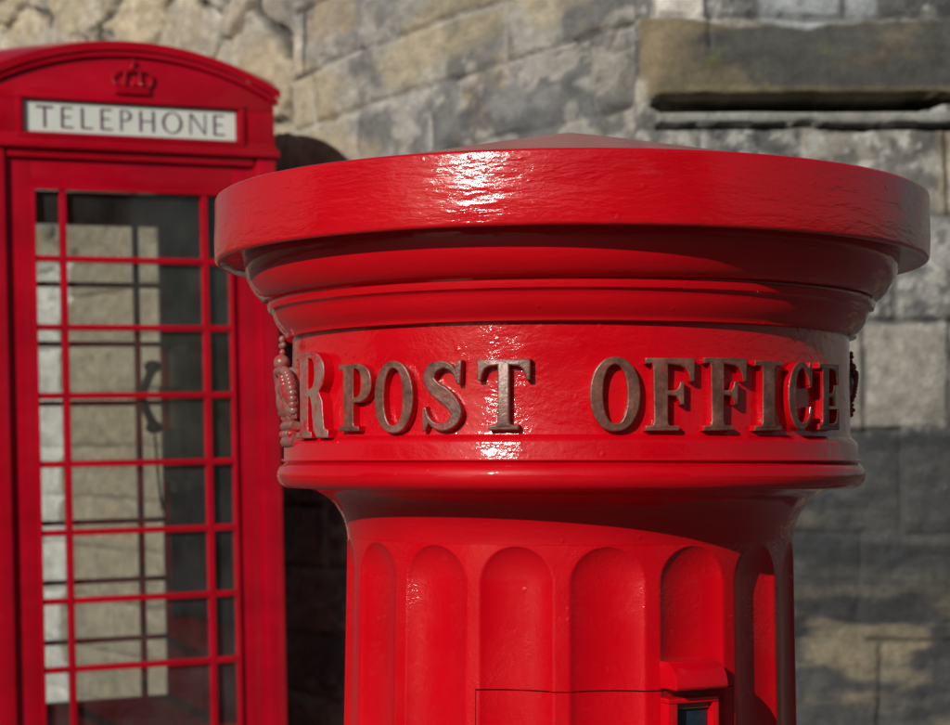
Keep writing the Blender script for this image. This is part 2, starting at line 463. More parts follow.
GL['F'] = (.70, [[(0, 1), (.70, 1), (.70, .68), (.635, .68), (.61, .79), (.56, .87), (.48, .90), (.32, .915), (.32, .555), (.43, .56), (.47, .61), (.49, .68), (.55, .68), (.55, .36), (.49, .36), (.47, .43), (.43, .48), (.32, .485)] + foot(.12, .32, 0, .48) + [(.11, .88), (.10, .925), (.08, .915), (0, .915)]], [])
GL['E'] = (.70, [[(0, 1), (.68, 1), (.68, .68), (.615, .68), (.59, .79), (.54, .87), (.46, .90), (.32, .915), (.32, .555), (.43, .56), (.47, .61), (.49, .68), (.55, .68), (.55, .36), (.49, .36), (.47, .43), (.43, .48), (.32, .485), (.32, .10), (.46, .10), (.56, .13), (.61, .21), (.635, .32), (.70, .32), (.70, 0), (0, 0), (0, .085), (.08, .085), (.10, .1), (.11, .14), (.11, .88), (.10, .90), (.08, .915), (0, .915)]], [])
GL['I'] = (.48, [foot(.13, .35, 0, .48) + [(x, y) for x, y in [(.13, .88), (.12, .9), (.10, .92), (0, .92), (0, 1), (.48, 1), (.48, .92), (.38, .92), (.36, .9), (.35, .88)]]], [])
GL['P'] = (.72, [[(0, 1)] + bowl(.40, .72, .42, 1.0) + [(.34, .42)] + foot(.12, .34, 0, .46) + [(.11, .88), (.10, .9), (.08, .915), (0, .915)], ], [bowl(.37, .50, .50, .92, p=2.4) + [(.34, .50), (.34, .92)]])
GL['R'] = (.80, [[(0, 1)] + bowl(.40, .72, .50, 1.0)[:-3] + [(.60, .53), (.68, .42), (.70, .22), (.72, .11), (.80, .09), (.80, .0), (.56, 0), (.48, .08), (.45, .24), (.44, .36), (.40, .47), (.34, .49)] + foot(.12, .34, 0, .43) + [(.11, .88), (.10, .9), (.08, .915), (0, .915)]], [bowl(.37, .50, .57, .92, p=2.4) + [(.34, .57), (.34, .92)]])
GL['O'] = (.74, [ell(.37, .5, .37, .515, 48, 2.15)], [ell(.37, .5, .175, .405, 36, 2.2)])
GL['V'] = (.80, [[(0, 1), (.42, 1), (.42, .915), (.33, .915), (.46, .36), (.57, .915), (.50, .915), (.50, 1), (.80, 1), (.80, .915), (.73, .915), (.50, 0), (.32, 0), (.07, .915), (0, .915)]], [])
GL['S'] = (.72, [stroke([(.60, .70, .05), (.56, .82, .07), (.48, .905, .10), (.36, .94, .12), (.20, .88, .18), (.15, .74, .19), (.24, .61, .21), (.40, .50, .23), (.53, .37, .21), (.58, .24, .18), (.50, .11, .14), (.36, .06, .12), (.22, .095, .09), (.13, .19, .07), (.085, .31, .05)]),
                  [(.585, .66), (.65, .66), (.665, 1.0), (.605, 1.0), (.55, .88)], [(.03, 0), (.09, 0), (.14, .12), (.10, .35), (.03, .35)]], [])
GL['C'] = (.72, [stroke([(.60, .66, .05), (.575, .78, .08), (.50, .90, .11), (.37, .95, .12), (.22, .88, .15), (.13, .70, .19), (.11, .50, .21), (.13, .30, .19), (.22, .12, .15), (.37, .05, .12), (.50, .09, .09), (.60, .20, .06), (.64, .33, .045)]),
                  [(.60, .62), (.68, .62), (.68, 1.0), (.62, 1.0), (.55, .86)]], [])
def glyph_mesh(ch, wd, ht, depth, bev):
    w0, outs, holes = GL[ch]
    allv, allf, off = [], [], 0
    for gi, o in enumerate(outs):
        cu = bpy.data.curves.new('g', 'CURVE'); cu.dimensions = '2D'; cu.fill_mode = 'BOTH'
        cu.extrude = depth / 2; cu.bevel_depth = bev; cu.bevel_resolution = 2; cu.offset = -bev
        for pts in [o] + (holes if gi == 0 else []):
            sp = cu.splines.new('POLY'); sp.points.add(len(pts) - 1); sp.use_cyclic_u = True
            for k, (x, y) in enumerate(pts): sp.points[k].co = (x / w0 * wd, y * ht, 0, 1)
        ob = bpy.data.objects.new('g', cu); C.objects.link(ob)
        dg = bpy.context.evaluated_depsgraph_get(); me = bpy.data.meshes.new_from_object(ob.evaluated_get(dg))
        for v in me.vertices: allv.append(tuple(v.co + Vector((0, 0, -.0003 * gi))))
        for p in me.polygons: allf.append([q + off for q in p.vertices])
        off = len(allv)
        bpy.data.objects.remove(ob); bpy.data.curves.remove(cu)
    return allv, allf
def put_letter(ch, deg, wd, y_top, y_bot, depth=.013, parent=pillar, label=None, fm=None):
    a0 = R_(deg)
    rr = .2605 + depth
    dist = PD - rr * math.cos(a0)
    z0 = H((465 - y_bot) * dist / F); z1 = H((465 - y_top) * dist / F)
    V, Fc = glyph_mesh(ch, wd, z1 - z0, depth, .0013)
    top = max(v[2] for v in V); base = .2600 - .001 + depth - top
    P = []
    for x, y, z in V:
        a = a0 + (x - wd / 2) / .268
        P.append(tuple(pol(a, base + z, z0 + y)))
    me = bpy.data.meshes.new('letter'); me.from_pydata(P, [], Fc); me.update()
    for p in me.polygons:
        zz = [V[i][2] for i in p.vertices]
        p.material_index = 0 if min(zz) > top - .0011 else 1
    o = link('letter', me, [fm or M_brown, M_neck], parent, 40)
    if label: o['label'] = label
    return o
put_letter('R', -56.3, .062, 351, 438, .012, fm=M_crown)
for ch, dg, wd in (('P', -42.6, .042), ('O', -33.0, .041), ('S', -22.8, .0415), ('T', -11.4, .0445), ('O', 8.0, .0415), ('F', 17.8, .043), ('F', 28.6, .042), ('I', 38.2, .031), ('C', 47.0, .036), ('E', 57.0, .040)):
    yt, yb = {'P': (363, 431), 'O': (361, 432), 'S': (360, 431), 'T': (358.5, 430), 'F': (358, 431), 'I': (361, 431), 'C': (362, 430), 'E': (364, 430)}[ch]
    if ch == 'O' and dg > 0: yt, yb = 357.5, 430.5
    put_letter(ch, dg, wd, yt, yb, .0092)
put_letter('V', -104, .047, 351, 438, .0125)

def relief_crown(name, deg, base_r, w, h, z0, parent, mt, prot=.012, curve_r=.26, flat=None, fat=1):
    """heraldic crown in relief. flat: function(u, w, h)->Vector, else wrapped round the box"""
    bm = bmesh.new()
    a0 = R_(deg)
    def P(u, o, v):
        if flat: return flat(u * w, o * prot, z0 + v * h)
        return pol(a0 + u * w / curve_r, base_r + o * prot, z0 + v * h)
    # band, lower roll and upper roll
    for v, r, o in ((.03, .045, .5), (.17, .035, .62)):
        tube(bm, [P(u, o + .2 * math.cos(u * PI), v) for u in np.linspace(-.42, .42, 17)], r * h * fat, 8)
    tube(bm, [P(u, .45 + .2 * math.cos(u * PI), .10) for u in np.linspace(-.40, .40, 17)], .055 * h, 8)
    for u in (-.32, -.16, 0, .16, .32): ball(bm, P(u, .9, .10), .035 * h, u=8, v=6)
    # fleurs and crosses on the band
    for u, s in ((-.40, .8), (-.21, 1), (0, 1.2), (.21, 1), (.40, .8)):
        ball(bm, P(u, .75, .27), .052 * h * s, (.8, .8, 1.5), u=8, v=6)
        ball(bm, P(u - .05, .75, .28), .033 * h * s, u=8, v=6); ball(bm, P(u + .05, .75, .28), .033 * h * s, u=8, v=6)
    # cap of velvet bulging behind the arches
    ball_c = P(0, .1, .45)
    n0 = len(bm.verts)
    if not flat:
     for k, (u, v, r) in enumerate(((-.26, .47, .17), (-.1, .52, .20), (.1, .52, .20), (.26, .47, .17), (0, .40, .2), (-.2, .36, .16), (.2, .36, .16))):
        ball(bm, P(u, .35 if fat > 1 else .12, v), r * h * (1 if fat == 1 else .95), (.8, .8, 1), u=14, v=10)
    # arches, beaded
    for e in (-.5, .5, -.2, .2):
        pts = []
        for t in np.linspace(0, 1, 15):
            ang = t * PI / 2
            u = e * (math.cos(ang) ** .55) * (1 + .22 * math.sin(ang * 2)); v = .24 + .46 * math.sin(ang) ** .9 - .05 * t ** 6
            pts.append(P(u * .86, .75 + .45 * math.sin(ang), v))
        tube(bm, pts, .028 * h * fat, 6)
        for p in pts[1::1]: ball(bm, p + (p - Vector((0, 0, p.z))).normalized() * .012 * h if not flat else p, .034 * h * fat, u=8, v=6)
    # orb and cross
    ball(bm, P(0, 1.15, .75), .075 * h, u=12, v=8)
    for u, v, q, k3 in ((0, .84, .030, 1.2), (0, .90, .030, 1), (0, .96, .034, 1.1), (-.07, .905, .030, 1), (.07, .905, .030, 1)):
        ball(bm, P(u, 1.1, v), q * h, (1, 1, k3), u=8, v=6)
    fixn(bm)
    return build(name, bm, mt, parent, smooth=50)
cz0 = H((465 - 444) * 1.66 / F); chh = H((465 - 333) * 1.7 / F) - cz0
relief_crown('crown', -74, .2575, .080, chh, cz0, pillar, M_crown, prot=.0125, fat=1.35)
# dark worn crown on the far side with its plaque edge
cz1 = H((465 - 415) * 1.72 / F); ch1 = H((465 - 349) * 1.72 / F) - cz1
relief_crown('crown', 95, .2585, .055, ch1 * 1.05, cz1, pillar, M_crown, prot=.009)

# ------------------------------------------------------------------ telephone booth
TH = R_(24)
fc = Vector((-1.035 + .026, 5.87, 0))
BC = fc + .457 * Vector((-math.sin(TH), math.cos(TH), 0))
booth = empty('telephone_booth', BC, (0, -.022, TH))
tag(booth, 'red telephone booth with arched roof and small-paned glass sides behind the pillar box', 'telephone booth')
HW = .457
def face_fn(k):
    a = k * PI / 2; ca, sa = math.cos(a), math.sin(a)
    def fn(u, w, h):            # u to the right seen from outside, w outwards from the face plane, h height
        x, y = u, -(HW + w)
        return Vector((x * ca - y * sa, x * sa + y * ca, h))
    return fn
def fbox(bm, fn, u0, u1, w0, w1, h0, h1):
    prism(bm, [(u0, h0), (u1, h0), (u1, h1), (u0, h1)], w0, w1, fn)
GT, GB = E + .842, E - .827           # glazing opening
GU = .303
def archz(u, rise=.125, half=.457): # segmental arch: 0 at the ends
    Rr = (half * half + rise * rise) / (2 * rise)
    return math.sqrt(max(0, Rr * Rr - u * u)) - (Rr - rise)
Z_e = E + 1.177                       # arch springing (top of moulding)
body = bmesh.new()
for k in range(4):
    fn = face_fn(k)
    # corner post (one per face, at its right end), in two steps
    fbox(body, fn, .395, .457, -.062, 0, .10, E + .966)
    fbox(body, fn, .385, .3948, -.062, -.010, .10, E + .966)
    fbox(body, fn, -.3948, -.385, -.0615, -.010, .10, E + .966)
    # base plinth
    prism(body, [(-.462, .0), (.462, .0), (.462, .10), (-.462, .10)], -.06, .005, fn) if k % 2 == 0 else prism(body, [(-.3995, .0), (.3995, .0), (.3995, .10), (-.3995, .10)], -.06, .005, fn)
    # bead along head of the door recess
    fbox(body, fn, -.3848, .3848, -.055, -.004, E + .938, E + .966)
    # cornice string, two fillets
    wl = .469 if k % 2 == 0 else .4565
    fbox(body, fn, -wl, wl, -.05, .012, E + .9662, E + .988)
    fbox(body, fn, -wl + .005, wl - .005, -.05, .005, E + .9882, E + .998)
    # fascia with arched head
    half = .4565 if k % 2 == 0 else .4075
    tw = -.003
    us = np.linspace(-half, half, 25)
    top = [(u, Z_e - .030 + archz(u)) for u in us]
    # fascia is split round the sign opening: below / left / right / above
    sz0, sz1, su = E + 1.013, E + 1.113, .3345
    fbox(body, fn, -half, half, -.05, tw, E + .9982, sz0)
    fbox(body, fn, -half, -su, -.05, tw, sz0 + .0001, sz1)
    fbox(body, fn, su, half, -.05, tw, sz0 + .0001, sz1)
    prism(body, [(half, sz1 + .0001)] + top[::-1] + [(-half, sz1 + .0001)], -.05, tw, fn)
    # sign surround bead
    for q in ((-su - .022, su + .022, sz1 + .002, sz1 + .018), (-su - .022, su + .022, sz0 - .013, sz0 - .002), (-su - .022, -su - .004, sz0 - .002, sz1 + .002), (su + .004, su + .022, sz0 - .002, sz1 + .002)):
        fbox(body, fn, q[0], q[1], tw - .001, tw + .008, q[2], q[3])
bo = build('frame', fixn(body), M_booth, booth, smooth=30, bevel=.0025)
# roof: sail dome with projecting arched mouldings
bm = bmesh.new()
n = 40; hw = .474; V = {}
def roofz(u, v, zz=0):
    a, b = archz(u * .457 / hw), archz(v * .457 / hw); return Z_e + a + b - 4.9 * a * b + zz
for i in range(n + 1):
    for j in range(n + 1):
        u = -hw + 2 * hw * i / n; v = -hw + 2 * hw * j / n
        V[i, j] = bm.verts.new((u, v, roofz(u, v)))
        V[i, j, 1] = bm.verts.new((u * .995, v * .995, roofz(u, v) - .026))
for i in range(n):
    for j in range(n):
        bm.faces.new((V[i, j], V[i + 1, j], V[i + 1, j + 1], V[i, j + 1]))
        bm.faces.new((V[i, j, 1], V[i, j + 1, 1], V[i + 1, j + 1, 1], V[i + 1, j, 1]))
for i in range(n):
    for (a, b) in (((i, 0), (i + 1, 0)), ((i + 1, n), (i, n)), ((0, i + 1), (0, i)), ((n, i), (n, i + 1))):
        bm.faces.new((V[a[0], a[1], 1], V[b[0], b[1], 1], V[b], V[a]))
fixn(bm); build('roof', bm, M_booth, booth, smooth=40, bevel=0)
# second, smaller moulding under the roof edge
bm = bmesh.new()
for k in range(4):
    fn = face_fn(k); us = np.linspace(-.468, .468, 25) if k % 2 == 0 else np.linspace(-.4555, .4555, 25)
    up = [(u, Z_e - .0265 + archz(u * .975)) for u in us]; dn = [(u, Z_e - .043 + archz(u * .975)) for u in us]
    prism(bm, dn + up[::-1], -.02, .008, fn)
fixn(bm); build('roof_moulding', bm, M_booth, booth, smooth=30)

# TELEPHONE lettering in thin roman capitals, rectangles butted
def thin_glyph(ch):
    s = .11; t = .06; q = .12      # stem, hairline, serif
    if ch == 'T': return .80, [[(.0, 1 - t * 1.6), (.8, 1 - t * 1.6), (.8, 1), (0, 1)], [(.4 - s / 2, .03), (.4 + s / 2, .03), (.4 + s / 2, 1 - t * 1.6), (.4 - s / 2, 1 - t * 1.6)], [(.32, 0), (.48, 0), (.48, .03), (.32, .03)]]
    if ch == 'E': return .62, [[(.04, 0), (.04 + s, 0), (.04 + s, 1), (.04, 1)], [(.04 + s, 0), (.62, 0), (.62, .07), (.04 + s, .07)], [(.04 + s, .93), (.58, .93), (.58, 1), (.04 + s, 1)], [(.04 + s, .49), (.5, .49), (.5, .55), (.04 + s, .55)]]
    if ch == 'L': return .60, [[(.04, 0), (.04 + s, 0), (.04 + s, 1), (.04, 1)], [(.04 + s, 0), (.6, 0), (.6, .07), (.04 + s, .07)]]
    if ch == 'H': return .82, [[(.04, 0), (.04 + s, 0), (.04 + s, 1), (.04, 1)], [(.78 - s, 0), (.78, 0), (.78, 1), (.78 - s, 1)], [(.04 + s, .48), (.78 - s, .48), (.78 - s, .54), (.04 + s, .54)]]
    if ch == 'N': return .86, [[(.04, 0), (.04 + t, 0), (.04 + t, 1), (.04, 1)], [(.78, 0), (.78 + t, 0), (.78 + t, 1), (.78, 1)], [(.04 + t, 1), (.04 + t, .90), (.78, 0), (.78, .10), (.04 + t + .06, 1)]]
def ringpieces(cx, cy, rx, ry, thin, thick, a0=0, a1=360, n=36):
    out = []
    for k in range(n):
        a = R_(a0 + (a1 - a0) * k / n); b = R_(a0 + (a1 - a0) * (k + 1) / n)
        def pt(t, o): 
            w = thin + (thick - thin) * abs(math.cos(t)) ** 1.3
            return (cx + (rx - (w * 1.25 if o else 0)) * math.cos(t), cy + (ry - (w if o else 0)) * math.sin(t))
        out.append([pt(a, 0), pt(b, 0), pt(b, 1), pt(a, 1)])
    return out
LW = {'T': .80, 'E': .62, 'L': .60, 'H': .82, 'N': .86, 'P': .60, 'O': 1.0}
def sign(k):
    fn = face_fn(k)
    bm = bmesh.new(); fbox(bm, fn, -.331, .331, -.03, -.010, E + 1.0165, E + 1.1095)
    sp = build('telephone_sign', fixn(bm), M_opal, booth, bevel=.001)
    word = 'TELEPHONE'; hL = .064; gap = .0215
    tot = sum(LW[c] for c in word) * hL + gap * (len(word) - 1)
    x = -tot / 2; bm = bmesh.new()
    for c in word:
        w = LW[c]
        if c == 'O': pcs = ringpieces(.5, .5, .5, .52, .05, .10)
        elif c == 'P':
            pcs = [[(.04, 0), (.125, 0), (.125, 1), (.04, 1)]] + ringpieces(.28, .735, .32, .265, .05, .10, -90, 90, 16) + [[(.125, .95), (.28, .95), (.28, 1), (.125, 1)], [(.125, .47), (.28, .47), (.28, .52), (.125, .52)]]
        else: pcs = thin_glyph(c)[1]
        for p in pcs:
            ar = sum(p[i][0] * p[(i + 1) % len(p)][1] - p[(i + 1) % len(p)][0] * p[i][1] for i in range(len(p)))
            if ar < 0: p = p[::-1]
            prism(bm, [(x + a * hL, E + 1.031 + b * hL) for a, b in p], -.0105, -.0085, fn)
        x += w * hL + gap
    build('lettering', fixn(bm), M_sign, sp)
    def cf(u, o, v): return fn(u, -.003 + o, v)
    relief_crown('crown', 0, 0, .128, .110, E + 1.143, booth, M_booth, prot=.009, flat=cf)
for k in range(4): sign(k)

def window(k, nm='window'):
    fn = face_fn(k)
    bm = bmesh.new()
    # stiles, head rail, kick panel
    for s in (-1, 1):
        a, b = sorted((s * (GU + .012), s * .3845)); fbox(bm, fn, a, b, -.05, -.018, .105, E + .9375)
    fbox(bm, fn, -GU - .0119, GU + .0119, -.05, -.018, GT + .012, E + .9375)
    fbox(bm, fn, -GU - .0119, GU + .0119, -.05, -.018, .105, GB - .012)
    # raised bead round the glazing
    for s in (-1, 1):
        a, b = sorted((s * GU, s * (GU + .0118))); fbox(bm, fn, a, b, -.05, -.008, GB - .0118, GT + .0118)
    fbox(bm, fn, -GU + .0001, GU - .0001, -.05, -.008, GT, GT + .0117); fbox(bm, fn, -GU + .0001, GU - .0001, -.05, -.008, GB - .0117, GB)
    # kick-panel moulding
    for a, b, c, d in ((-.26, .26, .16, .172), (-.26, .26, GB - .06, GB - .048), (-.26, -.248, .1722, GB - .0602), (.248, .26, .1722, GB - .0602)):
        fbox(bm, fn, a, b, -.0185, -.010, c, d)
    w = build(nm, fixn(bm), M_booth, booth, smooth=30, bevel=.0018)
    bm = bmesh.new()
    rows = 8; dh = (GT - GB) / rows
    cuts = []
    for s in (-.2185, .2245): fbox(bm, fn, s - .0095, s + .0095, -.045, -.012, GB, GT)
    segs = ((-GU, -.2281), (-.2089, .2149), (.2341, GU))
    for r in range(1, rows):
        z = GB + r * dh
        for a, b in segs: fbox(bm, fn, a, b, -.045, -.013, z - .0095, z + .0095)
    build('glazing_bars', fixn(bm), M_booth, w, smooth=30, bevel=.0022)
    bm = bmesh.new(); fbox(bm, fn, -GU, GU, -.034, -.030, GB, GT); build('glass', fixn(bm), M_glass, w)
    return w
window(0, 'window'); window(2, 'window'); dr = window(3, 'door')
fn = face_fn(3)
bm = bmesh.new(); tube(bm, [fn(.345, w, z) for w, z in ((-.02, E - .05), (.03, E - .05), (.035, E - .04), (.035, E + .09), (.03, E + .1), (-.02, E + .1))], .008, 8)
build('handle', fixn(bm), simple('door_brass', (.5, .4, .25), .35, .8), dr, smooth=40)
# solid back panel (the side facing right) with backboard and payphone inside
fn = face_fn(1); bm = bmesh.new(); fbox(bm, fn, -.3845, .3845, -.045, -.018, .105, E + .9375)
for a, b, c, d in ((-.30, .30, .2, .215), (-.30, .30, E + .84, E + .855), (-.30, -.285, .2152, E + .8398), (.285, .30, .2152, E + .8398)): fbox(bm, fn, a, b, -.0185, -.008, c, d)
build('rear_panel', fixn(bm), M_booth, booth, smooth=30, bevel=.002)
bm = bmesh.new(); fbox(bm, fn, -.385, .385, -.085, -.062, E - .55, E + .93); fbox(bm, face_fn(2), -.385, -.318, -.060, -.052, E - .55, E + .93); bb = build('backboard', fixn(bm), M_blackb, booth, bevel=.004)
# payphone: shaped case with sloped front, cradle, handset, cord
bm = bmesh.new()
prism(bm, [(-.05, E - .10), (.21, E - .10), (.21, E + .37), (.19, E + .40), (-.03, E + .40), (-.05, E + .37)], -.0855, -.185, fn)
prism(bm, [(-.04, E - .06), (.20, E - .06), (.20, E + .12), (-.04, E + .12)], -.1852, -.215, fn)
ph = build('payphone', fixn(bm), M_black, bb, smooth=30, bevel=.006)
bm = bmesh.new()
pts = [fn(.20, -.275 + .035 * (2 * t - 1) ** 2, E + .13 + .20 * t) for t in np.linspace(0, 1, 9)]
tube(bm, pts, lambda t: .013 + .004 * abs(2 * t - 1), 10)
for z in (.125, .335): ball(bm, fn(.20, -.243, E + z), .030, (1, 1, .75), u=14, v=10)
box(bm, -.02, .02, -.02, .02, -.015, .015, Matrix.Translation(fn(.20, -.20, E + .25)))
build('handset', fixn(bm), M_black, ph, smooth=50)
bm = bmesh.new()
tube(bm, [fn(.20 + .02 * math.sin(t * PI), -.24 + .06 * t, E + .10 - .26 * math.sin(t * PI)) for t in np.linspace(0, 1, 16)], .005, 6)
build('cord', fixn(bm), M_black, ph, smooth=50)
bm = bmesh.new(); box(bm, -.40, .40, -.40, .40, .001, .105); build('floor_slab', bm, M_conc, booth)
bm = bmesh.new(); box(bm, -.405, .405, -.405, .405, E + .972, E + .985); build('ceiling_panel', bm, simple('booth_ceiling', (.12, .10, .08), .6), booth)

# ------------------------------------------------------------------ stone walls
P0 = Vector(((635 - 475) / F * 5.08, 5.08))
DL = Vector((-.545, .838)).normalized()
def wall(name, org, d, nrm, Ls, Hs, step, layout, label, thick=.55, grain=1.0):
    ns = int(Ls / step) + 1; nh = int(Hs / step) + 1
    s = np.linspace(0, Ls, ns); h = np.linspace(0, Hs, nh)
    SS, HH = np.meshgrid(s, h)
    disp, col = layout(SS, HH)
    fade = sstep(0, .02, SS)
    disp = disp * fade - (1 - fade) * .004
    X = org.x + d.x * SS + nrm.x * disp; Y = org.y + d.y * SS + nrm.y * disp
    V = np.stack([X, Y, HH], -1).reshape(-1, 3)
    i = np.arange(nh - 1)[:, None] * ns; j = np.arange(ns - 1)[None]
    Fq = np.stack([i + j, i + j + 1, i + ns + j + 1, i + ns + j], -1).reshape(-1, 4)
    if (d.x * nrm.y - d.y * nrm.x) > 0: Fq = Fq[:, ::-1]
    # back shell so that the wall is a solid
    b = len(V)
    cor = [org, org + d * Ls]
    top = [idx for idx in ((nh - 1) * ns + np.arange(ns))]
    me = bpy.data.meshes.new(name)
    ex = []
    for hh in (0, Hs):
        for sv in (0, Ls):
            ex.append([org.x + d.x * sv - nrm.x * thick, org.y + d.y * sv - nrm.y * thick, hh])
    V2 = V.tolist() + ex
    faces = Fq.tolist()
    faces += [[b, b + 1, b + 3, b + 2], list(map(int, top)) + [b + 3, b + 2],
              [int(k * ns) for k in range(nh)] + [b + 2, b], [int(k * ns + ns - 1) for k in range(nh)] + [b + 3, b + 1]]
    me.from_pydata(V2, [], faces); me.update()
    at = me.attributes.new('Col', 'FLOAT_COLOR', 'POINT')
    cc = np.ones((len(V2), 4)); cc[:b, :3] = col.reshape(-1, 3); cc[b:, :3] = .25
    at.data.foreach_set('color', cc.reshape(-1))
    gr = me.attributes.new('Grain', 'FLOAT_VECTOR', 'POINT'); gg = np.zeros((len(V2), 3)); gg[:b, 0] = (SS * grain).reshape(-1); gg[:b, 1] = HH.reshape(-1); gg[:b, 2] = disp.reshape(-1) * 2; gg[b:] = np.array(ex)
    gr.data.foreach_set('vector', gg.reshape(-1))
    o = link(name, me, M_stone, None, None); me.shade_smooth()
    tag(o, label, 'wall')
    return o

def blocks(S_, H_, bounds, joints, warp_amp, warp_sc, jw, jd, rnd, seed):
    """bounds: ascending course heights; joints: list per course of ascending s. Returns distance to joint, ids and block-local noise"""
    ws = (fbm(S_ * warp_sc, H_ * warp_sc, seed, 3) - .5) * 2 * warp_amp
    wh = (fbm(S_ * warp_sc + 31, H_ * warp_sc + 7, seed + 5, 3) - .5) * 2 * warp_amp
    s = S_ + ws; h = H_ + wh
    ci = np.clip(np.searchsorted(bounds, h) - 1, 0, len(bounds) - 2)
    b = np.array(bounds)
    dh = np.minimum(h - b[ci], b[ci + 1] - h)
    dist = np.full(S_.shape, 9.0); bid = np.zeros(S_.shape, int)
    cs = np.zeros(S_.shape)
    for c in range(len(bounds) - 1):
        m = ci == c
        if not m.any(): continue
        js = np.array(joints[c]); k = np.clip(np.searchsorted(js, s[m]) - 1, 0, len(js) - 2)
        dist[m] = np.minimum(s[m] - js[k], js[k + 1] - s[m]); bid[m] = c * 97 + k * 13
        cs[m] = (js[k] + js[k + 1]) / 2
    dj = np.minimum(dh, dist)
    r = np.random.RandomState(rnd); tab = r.rand(6000, 6)
    return dj, bid % 6000, tab, dh, dist, cs, ci

def cmix(a, b, t): return a * (1 - t[..., None]) + np.array(b) * t[..., None]

def left_layout(S_, H_):
    y = lambda hh: E + hh * 1.027
    # course heights at the corner from the photograph
    top = [y(.936 - .215 * k) for k in range(9, 0, -1)]
    bounds = [-.5] + [t for t in top if t > 0] + [y(.936), y(1.153), y(1.335), y(1.56), y(1.80), y(2.03), y(2.3), y(2.6), y(2.9), 5]
    bounds = sorted(bounds)
    r = np.random.RandomState(5); joints = []
    for c in range(len(bounds) - 1):
        hc = (bounds[c] + bounds[c + 1]) / 2 - E
        if .936 < hc < 1.153: js = [-.5, .21, 1.04, 1.50]
        elif 1.153 < hc < 1.335: js = [-.5, .62, 1.42, 1.80]
        elif .72 < hc < .936: js = [-.5, .16, .55, 1.12]
        else: js = [-.5, .15 + r.rand() * .4]
        while js[-1] < 9: js.append(js[-1] + .28 + r.rand() * .42)
        joints.append(js)
    # finer warp near the corner, rubble further left
    rub = sstep(1.6, 2.3, S_)
    dj, bid, tab, dh, ds, cs, ci = blocks(S_ , H_ , bounds, joints, .012, 3.0, 0, 0, 3, 2)
    # rubble: voronoi cells
    def voro(S, Hh, sc, seed):
        rr = np.random.RandomState(seed); jit = rr.rand(128, 128, 2)
        u = S / sc[0]; v = Hh / sc[1]
        u = u + (fbm(S * 5, Hh * 5, 3) - .5) * .7; v = v + (fbm(S * 5 + 9, Hh * 5, 8) - .5) * .7
        iu = np.floor(u).astype(int); iv = np.floor(v).astype(int)
        f1 = np.full(S.shape, 9.); f2 = np.full(S.shape, 9.); idn = np.zeros(S.shape, int)
        for a in (-1, 0, 1):
            for b_ in (-1, 0, 1):
                p = jit[(iu + a) % 128, (iv + b_) % 128]
                d = np.hypot(iu + a + .15 + .7 * p[..., 0] - u, iv + b_ + .15 + .7 * p[..., 1] - v)
                new = d < f1
                f2 = np.where(new, f1, np.minimum(f2, d)); idn = np.where(new, ((iu + a) % 128) * 31 + ((iv + b_) % 128) * 7, idn); f1 = np.where(new, d, f1)
        return (f2 - f1), idn % 6000
    vd, vid = voro(S_, H_, (.72, .34), 4)
    m = rub > .5
    hi = H_ > E + .9
    m = m & hi
    D = np.where(m, vd * .12, dj); ID = np.where(m, vid, bid)
    t = tab[ID]
    dist = D + (fbm(S_ * 30, H_ * 30, 4, 3) - .5) * .012
    joint = 1 - sstep(.003, .013 + .012 * m, dist)
    pill = np.clip(D / .05, 0, 1) ** .5
    disp = -.012 * joint * (1 + 1.4 * m) + .008 * pill * (1 + 1.6 * m) + (t[..., 1] - .5) * .016 * (1 + m) + (fbm(S_ * 4.5, H_ * 7, 6, 5) - .5) * .026
    disp += (fbm(S_ * 20, H_ * 35, 9, 3) - .5) * .006
    crackl = np.abs(fbm(S_ * 2.2, H_ * 2.2, 14, 4) - .5)
    disp -= .010 * (1 - sstep(0, .006, crackl))
    base = np.zeros(S_.shape + (3,))
    cA = np.array([.255, .248, .228]); cB = np.array([.16, .16, .157]); cC = np.array([.35, .325, .27])
    base[:] = cA
    base = cmix(base, cB, np.clip(t[..., 2] * 1.4 - .2, 0, 1)); base = cmix(base, cC, np.clip(t[..., 3] * 1.6 - .8, 0, 1) * .8)
    base *= (.75 + .5 * t[..., 4])[..., None]
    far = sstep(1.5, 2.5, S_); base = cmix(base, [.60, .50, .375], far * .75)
    # grey weathering patches (real stains), stronger near the corner
    st = sstep(.47, .58, fbm(S_ * 3.2, H_ * 3.2, 21, 5)); base = cmix(base, [.13, .13, .125], st * (.85 - .6 * far))
    st2 = sstep(.56, .66, fbm(S_ * 6, H_ * 6, 27, 5)); base = cmix(base, [.34, .26, .15], st2 * .45)
    st3 = sstep(.52, .60, fbm(S_ * 1.7 + 4, H_ * 2.4, 131, 6, .6)); base = cmix(base, [.085, .088, .09], st3 * (.75 - .45 * far))
    st4 = sstep(.55, .63, fbm(S_ * 8, H_ * 14, 137, 5, .6)); base = cmix(base, [.40, .38, .33], st4 * .5)
    base = cmix(base, [.35, .28, .165], sstep(.54, .66, fbm(S_ * 1.5 + 9, H_ * 2.5, 141, 5, .6)) * .55)
    base = cmix(base, [.03, .028, .026], joint * .9 * sstep(.35, .6, fbm(S_ * 4, H_ * 4, 33, 3)))
    base = cmix(base, [.42, .40, .36], joint * .7 * sstep(.5, .6, fbm(S_ * 4 + 3, H_ * 4, 37, 3)))
    # creamier lower wall and a pale toothed strip, seen through the booth
    base = cmix(base, [.42, .36, .265], sstep(2.0, 2.6, S_) * (1 - sstep(E + .95, E + 1.1, H_)) * .6)
    jw = 4.14 + (np.floor(H_ / .31) % 2) * .10 + (fbm(S_ * 4, H_ * 8, 41, 3) - .5) * .12
